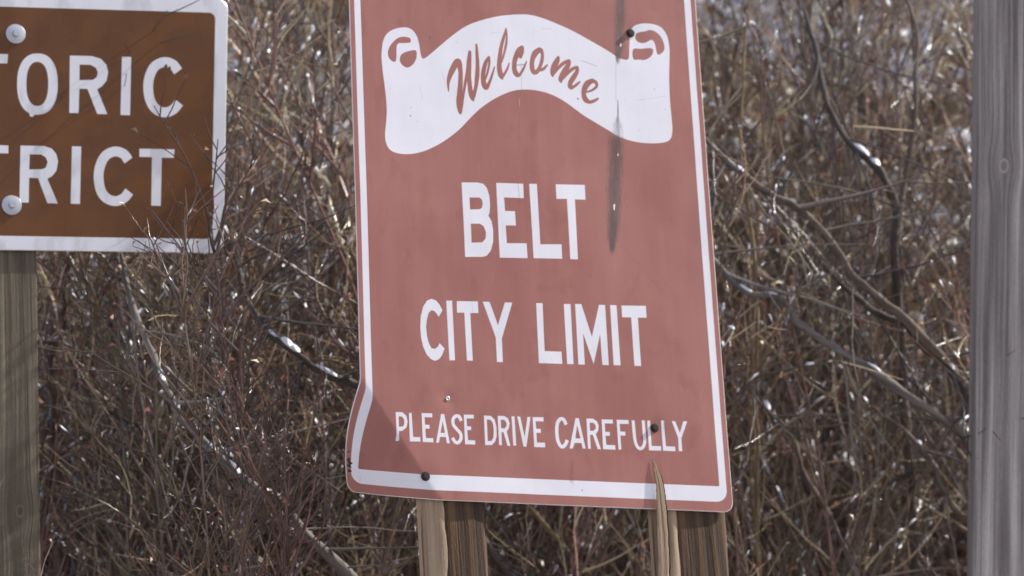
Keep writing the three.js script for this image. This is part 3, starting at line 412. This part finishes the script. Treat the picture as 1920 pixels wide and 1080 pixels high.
const LEAFS = [[0.26, 0.09, 0.05], [0.24, 0.12, 0.06], [0.52, 0.4, 0.26], [0.28, 0.12, 0.06]];
const KINDS = {
  olive: { col: [0.145, 0.104, 0.07], label: 'olive-brown bare shrub in the tangled thicket', leafy: 0.1 },
  grey: { col: [0.15, 0.116, 0.104], label: 'grey-brown bare shrub in the tangled thicket', leafy: 0.08 },
  red: { col: [0.15, 0.086, 0.068], label: 'russet bare shrub with clinging dry leaves in the thicket', leafy: 0.5 },
  straw: { col: [0.32, 0.235, 0.15], label: 'straw-coloured shrub of thin dry stems in the thicket', leafy: 0.12 },
};
function shrubProto(seed, kind, stems, height, spread, lean, o = {}) {
  const R = rng(seed), K = KINDS[kind], out = [];
  for (let s = 0; s < stems; s++) {
    const az = R() * 2 * Math.PI, tilt = spread * Math.sqrt(R()), d = V(Math.sin(tilt) * Math.cos(az) + lean, Math.cos(tilt), Math.sin(tilt) * Math.sin(az) * 0.7 - 0.08 + (o.forward ?? 0)).normalize(), p = V((R() - 0.5) * 0.36, -0.1, (R() - 0.5) * 0.3), len = height * (0.6 + R() * 0.5), c = jig(R, K.col, 0.35), n = 14;
    const pts = wander(R, p, d, len, n, o.wig ?? 0.2, 0.012), a = new Mesher(); for (const q of pts) if (q.z > 0.2) q.z = 0.2 + (q.z - 0.2) * 0.2; const b = new Mesher(), lv = new Mesher(), spots = [];
    a.tube(pts, taper(n, (0.007 + R() * R() * 0.016) * (o.thick ?? 1), 0.003), 5, c);
    twigsOn(R, b, lv, pts, o.twigs ?? 14, o.angle ?? 0.6, 0.55, 0.0052, c, { from: o.from ?? 0.32, lift: 0.03, pale: o.pale ?? 0.12, sub: o.sub ?? 4, leafy: K.leafy, leafCol: LEAFS, spots });
    const lim = (m) => { for (let k = 2; k < m.p.length; k += 3) { if (m.p[k] > 0.45) m.p[k] = 0.45 + (m.p[k] - 0.45) * 0.1; if (o.maxX && m.p[k - 2] > o.maxX) m.p[k - 2] = o.maxX + (m.p[k - 2] - o.maxX) * 0.1; } };
    const sn = new Mesher(); for (let k = 0; k < (o.snow ?? 1); k++) { const i = 4 + Math.floor(R() * (n - 5)), q = pts[i].clone().lerp(pts[i + 1], R()), ax = pts[i + 1].clone().sub(pts[i]).normalize(); if (R() < 0.6) { q.add(V((R() - 0.5) * 0.3, (R() - 0.5) * 0.2, (R() - 0.5) * 0.3)); ax.set(R() - 0.5, (R() - 0.5) * 0.6, R() - 0.5).normalize(); } sn.lump(q, ax, 0.008 + R() * R() * 0.03, 0.004 + R() * 0.006, R, false); }
    for (let k = 0; k < (o.glintDots ?? 38) && spots.length; k++) { const [q, ax] = spots[Math.floor(R() * spots.length)]; sn.lump(q.clone().add(V(0, 0.004, 0)), ax, 0.008 + R() * R() * 0.028, 0.0028 + R() * R() * 0.006, R, false); }  // thin white lumps added along the twigs to imitate sun glints
    [a, b, lv, sn].forEach(lim); out.push([a.build(), b.build(), lv.i.length ? lv.build() : null, sn.i.length ? sn.build() : null]);
  }
  return { kind, out };
}
function plantShrub(proto, pos, turn, scale, label, group, name = 'bare_shrub') {
  const K = KINDS[proto.kind], o = thing(name, label ?? K.label, 'shrub', pos, group ?? `${proto.kind} shrubs of the thicket`); o.rotation.y = turn; o.scale.set(scale, scale, scale);
  for (const [a, b, l, sn] of proto.out.map((q) => q.map((g) => g && g.clone()))) { const st = part('stem', a, M.bark, o), tw = part('twigs', b, M.bark, st); tw.userData.kind = 'stuff'; if (l) { const lm = part('dry_leaves', l, M.leaf, st); lm.userData.kind = 'stuff'; } if (sn) part('snow_and_glint_crumbs', sn, M.snow, st).userData.kind = 'stuff'; }  // the crumbs mesh holds snow and the added white glint lumps
  return o;
}
const protos = [[101, 'olive', 8, 3.94, 0.34, -0.1], [102, 'grey', 8, 3.83, 0.42, -0.4], [103, 'red', 7, 3.48, 0.38, -0.06], [104, 'straw', 6, 3.36, 0.3, -0.1], [105, 'olive', 8, 3.8, 0.5, -0.5], [106, 'grey', 8, 4.18, 0.28, -0.08], [107, 'red', 8, 3.83, 0.45, -0.3], [108, 'olive', 8, 3.83, 0.4, 0.35], [109, 'red', 8, 3.94, 0.3, 0.02], [110, 'grey', 8, 3.8, 0.5, -0.65]].map((a) => shrubProto(...a));
{
  const R = rng(4242); let k = 0;
  for (let z = -1.2; z > -3.7; z -= 0.42) {
    const half = 0.156 * (10 - z) + 0.35, step = 0.5;
    for (let x = -half + (k % 2) * 0.25; x < half + 0.8; x += step) {
      const px = x + (R() - 0.5) * 0.36, pz = z + (R() - 0.6) * 0.3, pr = protos[(k * 7 + Math.floor(R() * 3)) % protos.length]; k++; if (px > 1.1 && pz > -1.75) continue;
      plantShrub(pr, V(px, bankY(px, pz), pz), (R() - 0.5) * (z > -2 ? 0.4 : 1.6), 0.82 + R() * 0.3);
    }
  }
}
// thick limbs, some with snow lying on them; each one grows out of the bank
function limb(label, pts, thickness, col, snow, twigs, seed) {
  const R = rng(seed), w = pts.map(([x, y, z]) => at(x, y, z - (x < 900 ? 0.12 : 0.45))), last = w[w.length - 1], prev = w[w.length - 2], d = last.clone().sub(prev).normalize(); d.y = Math.min(d.y, -0.45); d.z -= 0.35; d.normalize();
  const foot = last.clone(); for (let i = 0; i < 200 && foot.y > bankY(foot.x, foot.z) - 0.06; i++) { foot.addScaledVector(d, 0.03); d.y -= 0.015; d.normalize(); if (i % 12 === 11) w.push(foot.clone()); } w.push(foot.clone());
  const curve = new THREE.CatmullRomCurve3(w), n = 90, q = curve.getPoints(n), base = V(foot.x, Math.max(0, foot.y), foot.z);
  const o = thing('leaning_branch', label, 'branch', base), a = new Mesher(), b = new Mesher(), s = new Mesher();
  q.forEach((p, i) => { p.x += (fbm(i * 0.09, seed, 3, 4) - 0.5) * 0.06; p.y += (fbm(i * 0.09, seed, 4, 4) - 0.5) * 0.06; });
  const rad = q.map((_, i) => thickness * (pts[0][0] < 900 ? 1 : 0.82) * (0.32 + 0.68 * Math.pow(i / n, 0.6)) * (0.75 + 0.55 * fbm(i * 0.45, seed, 2, 3)));
  a.tube(q, rad, 10, col); for (let k = 0; k < a.p.length / 3; k++) { const i = Math.floor(k / 10), f = (fbm(i * 0.8 + (k % 10) * 1.3, (k % 10) * 0.9 + i * 0.15, seed, 3) - 0.5), r = rad[i] * 0.9 * f, m = 1 + 1.5 * f; for (let c = 0; c < 3; c++) { a.p[k * 3 + c] += a.n[k * 3 + c] * r; a.c[k * 3 + c] *= m; } } const main = part('limb', a.build(), M.limb, o, base);
  twigsOn(R, b, null, q, 3, 0.7, 0.5, rad[60] * 0.45, col, { from: 0.05, lift: 0.02, sub: 3, leafy: 0, leafCol: LEAFS }); twigsOn(R, b, null, q, twigs * 2, 0.8, 0.55, 0.0045, col, { from: 0.02, lift: 0.02, sub: 2, leafy: 0, leafCol: LEAFS }); if (b.i.length) part('twigs', b.build(), M.bark, main, base).userData.kind = 'stuff';
  for (const [x, y, l, r] of snow) {                                   // snow sits on the upper side of the limb where the photograph shows it
    const z0 = pts[0][2]; let best = 0, bd = 1e9; q.forEach((p, i) => { const t = at(x, y, p.z), e = (t.x - p.x) ** 2 + (t.y - p.y) ** 2; if (e < bd) { bd = e; best = i; } });
    const i = Math.min(n - 1, Math.max(1, best)), ax = q[i + 1].clone().sub(q[i - 1]).normalize(), m = new Mesher(), upv = V(0, 1, 0).addScaledVector(ax, -ax.y).normalize();
    m.lump(q[i].clone().addScaledVector(upv, rad[i] * 0.85).add(V(0, 0, rad[i] * 0.35)), ax, l, r, R); part('snow', m.build(), M.snow, o, base);
  }
  return o;
}
const GREYBARK = [0.17, 0.15, 0.135], DARKBARK = [0.075, 0.06, 0.052], TANBARK = [0.22, 0.165, 0.095], BROWNBARK = [0.13, 0.1, 0.08];
limb('grey limb dotted with snow, sloping down between the two signs', [[225, 470, -0.7], [262, 600, -0.5], [300, 690, -0.38], [345, 765, -0.3], [390, 835, -0.26], [445, 888, -0.24], [505, 935, -0.24], [570, 990, -0.24]], 0.019, GREYBARK, [[308, 706, 0.03, 0.008], [340, 752, 0.016, 0.007], [378, 797, 0.014, 0.011], [401, 832, 0.02, 0.006], [443, 876, 0.026, 0.008], [487, 915, 0.032, 0.008]], 9, 501);
limb('dark limb carrying a thick pad of snow beside the welcome sign', [[405, 400, -1.0], [440, 500, -0.75], [470, 580, -0.62], [508, 625, -0.55], [552, 655, -0.52], [610, 695, -0.52], [668, 728, -0.55], [720, 780, -0.6]], 0.016, DARKBARK, [[540, 636, 0.026, 0.014], [556, 650, 0.022, 0.012], [506, 632, 0.02, 0.006], [618, 690, 0.04, 0.009]], 8, 502);
limb('tan limb crossing low between the signs', [[300, 590, -1.0], [350, 600, -0.96], [403, 614, -0.94], [455, 650, -0.92], [505, 676, -0.92], [570, 682, -0.92], [640, 690, -0.93], [700, 720, -0.95]], 0.009, TANBARK, [], 8, 503);
limb('dark crooked limb below the brown sign', [[190, 780, -0.9], [250, 800, -0.88], [320, 855, -0.86], [372, 930, -0.84], [410, 990, -0.84], [440, 1050, -0.84]], 0.014, DARKBARK, [], 6, 504);
limb('dark forked stem rising beside the post of the brown sign', [[150, 430, -1.2], [128, 500, -1.15], [121, 548, -1.1], [116, 610, -1.1], [107, 665, -1.1], [98, 760, -1.1]], 0.012, DARKBARK, [], 10, 505);
limb('straight grey stem standing upright beneath the brown sign', [[402, 520, -1.3], [393, 600, -1.25], [388, 650, -1.2], [383, 720, -1.2], [379, 800, -1.2], [372, 900, -1.2]], 0.013, GREYBARK, [], 5, 506);
limb('thick grey-brown limb curving out from behind the welcome sign', [[1270, 200, -0.8], [1330, 280, -0.75], [1375, 322, -0.72], [1435, 360, -0.7], [1500, 386, -0.7], [1545, 428, -0.7], [1590, 500, -0.7], [1640, 560, -0.7], [1690, 600, -0.7]], 0.023, BROWNBARK, [[1382, 312, 0.022, 0.008]], 9, 507);
limb('bent grey limb with a snowy elbow beside the welcome sign edge', [[1290, 440, -0.75], [1350, 500, -0.7], [1400, 545, -0.66], [1452, 562, -0.65], [1488, 588, -0.65], [1520, 622, -0.65], [1580, 668, -0.65], [1645, 706, -0.65]], 0.021, GREYBARK, [[1402, 538, 0.03, 0.007], [1445, 556, 0.022, 0.006], [1635, 694, 0.03, 0.006]], 9, 508);
limb('dark limb with a bright streak of snow near the grey post', [[1500, 20, -1.3], [1535, 120, -1.2], [1562, 200, -1.1], [1600, 272, -1.05], [1640, 315, -1.0], [1668, 380, -1.0], [1680, 470, -1.0]], 0.024, DARKBARK, [[1612, 280, 0.034, 0.01], [1645, 305, 0.02, 0.012]], 8, 509);
limb('heavy dark limb sloping down towards the grey post', [[1530, 480, -0.9], [1610, 552, -0.85], [1660, 588, -0.8], [1702, 608, -0.8], [1742, 658, -0.78], [1782, 698, -0.76], [1815, 740, -0.76], [1850, 800, -0.76]], 0.022, DARKBARK, [[1698, 590, 0.012, 0.009], [1752, 668, 0.03, 0.007], [1782, 688, 0.016, 0.007]], 8, 510);
limb('brown limb low beside the grey post', [[1640, 760, -0.9], [1690, 810, -0.85], [1720, 848, -0.82], [1752, 892, -0.8], [1790, 950, -0.8], [1820, 990, -0.8]], 0.017, BROWNBARK, [[1697, 858, 0.01, 0.007]], 6, 511);
limb('slender tan stem standing upright beside the welcome sign', [[1400, -60, -0.9], [1396, 40, -0.9], [1391, 140, -0.88], [1392, 250, -0.86], [1402, 380, -0.86], [1408, 520, -0.86]], 0.011, TANBARK, [], 6, 512);
limb('tall dark stem reaching the top near the grey post', [[1690, -60, -1.5], [1702, 20, -1.5], [1716, 100, -1.45], [1714, 180, -1.4], [1700, 300, -1.4], [1690, 460, -1.4]], 0.017, BROWNBARK, [], 8, 513);
limb('thin dark limb low behind the right-hand sign post', [[1380, 690, -0.9], [1420, 740, -0.86], [1458, 800, -0.84], [1500, 870, -0.84], [1560, 960, -0.84], [1600, 1060, -0.84]], 0.012, BROWNBARK, [[1446, 750, 0.02, 0.01]], 8, 514);
// the russet shrubs that reach in front of the brown sign and its post
{
  const near = [[shrubProto(301, 'red', 6, 2.65, 0.09, -0.01, { from: 0.66, wig: 0.07, thick: 0.55, pale: 0, glintDots: 5, forward: 0.08, angle: 0.6, twigs: 17, snow: 1, maxX: 0.3 }), at(425, 540, -0.1).x, -0.06, 'russet budded shrub reaching up over the corner of the brown sign'], [shrubProto(302, 'grey', 4, 1.5, 0.2, -0.05, { thick: 0.5, pale: 0.04, forward: 0.08, twigs: 18, snow: 1, maxX: 0.3 }), at(20, 540, -0.1).x, -0.08, 'low grey-brown shrub growing in front of the brown sign post'],
    [shrubProto(304, 'olive', 8, 3.9, 0.22, -0.05, { twigs: 26, pale: 0.06, snow: 1, maxX: 0.5 }), at(500, 540, -0.8).x, -0.95, 'tall olive-brown shrub filling the gap between the two signs'], [shrubProto(305, 'red', 8, 3.7, 0.2, -0.02, { twigs: 26, snow: 1, maxX: 0.5 }), at(610, 540, -0.8).x, -1.0, 'tall russet shrub pressed against the welcome sign edge']];
  for (const [p, x, z, label] of near) { const o = plantShrub(p, V(x, -0.06, z), 0, 1, label); delete o.userData.group; }
}
// a pale straw caught level in the twigs
{ const R = rng(17), a = at(1600, 237, -0.95), b = at(1714, 246, -0.93), m = new Mesher(); m.tube([a, a.clone().lerp(b, 0.35).add(V(0, 0.002, 0)), a.clone().lerp(b, 0.7), b], [0.0028, 0.0034, 0.0034, 0.0024], 6, [0.55, 0.45, 0.25]); const o = thing('straw_stalk', 'single pale straw caught level across the twigs near the grey post', 'straw', a.clone()); part('stalk', m.build(), M.bark, o, a); }
// dry grass, fallen leaves and crumbs of snow on the bank
function stuff(name, mesher, m, label, category) { const g = new THREE.Mesh(mesher.build(), m); g.name = name; g.userData = { kind: 'stuff', label, category }; g.castShadow = g.receiveShadow = true; scene.add(g); }
{
  const R = rng(909), a = new Mesher(), b = new Mesher(), c = new Mesher(), spot = () => { const z = -2.6 - R() * 5.2, x = (R() - 0.5) * 2 * (0.16 * (10 - z) + 0.4); return V(x, bankY(x, z), z); };
  for (let i = 0; i < 12000; i++) { const p = spot(); p.y -= 0.02; const pts = wander(R, p, V((R() - 0.5) * 1.1, 1, (R() - 0.5) * 1.1), 0.15 + R() * 0.4, 3, 0.6, -0.08); a.tube(pts, taper(3, 0.003, 0.0014), 3, jig(R, [0.44, 0.34, 0.21], 0.5)); }
  for (let i = 0; i < 22000; i++) { const p = spot(); p.y += R() * 0.12; b.leaf(p, V(R() - 0.5, (R() - 0.5) * 0.8, R() - 0.5).normalize(), V(R() - 0.5, R() + 0.2, R() - 0.5).normalize(), 0.03 + R() * 0.045, 0.009 + R() * 0.014, jig(R, LEAFS[Math.floor(R() * 4)])); }
  for (const [x, y, z, l, r] of [[1665, 60, -6.6, 0.16, 0.2], [1745, 110, -6.4, 0.2, 0.2], [1535, 235, -5, 0.1, 0.08], [1800, 250, -5, 0.1, 0.07], [210, 500, -4.5, 0.16, 0.08], [1560, 590, -3.6, 0.1, 0.08], [130, 620, -3.8, 0.1, 0.06]]) { const p = at(x, y, z); p.y = bankY(p.x, p.z) + r * 0.3; c.lump(p, V(1, 0, 0.1).normalize(), l, r, R); }
  for (let i = 0; i < 900; i++) { const p = spot(); p.y += 0.02; c.lump(p, V(R() - 0.5, 0, R() - 0.5).normalize(), 0.02 + R() * 0.06, 0.015 + R() * 0.03, R); }
  stuff('dry_grass', a, M.bark, 'dry tan grass matted on the bank under the thicket', 'grass');
  stuff('leaf_litter', b, M.leaf, 'fallen dry leaves scattered over the bank', 'leaves');
  stuff('snow_and_glint_crumbs', c, M.snow, 'small leftover crumbs of snow on the bank', 'snow');
}
renderer.render(scene, camera);
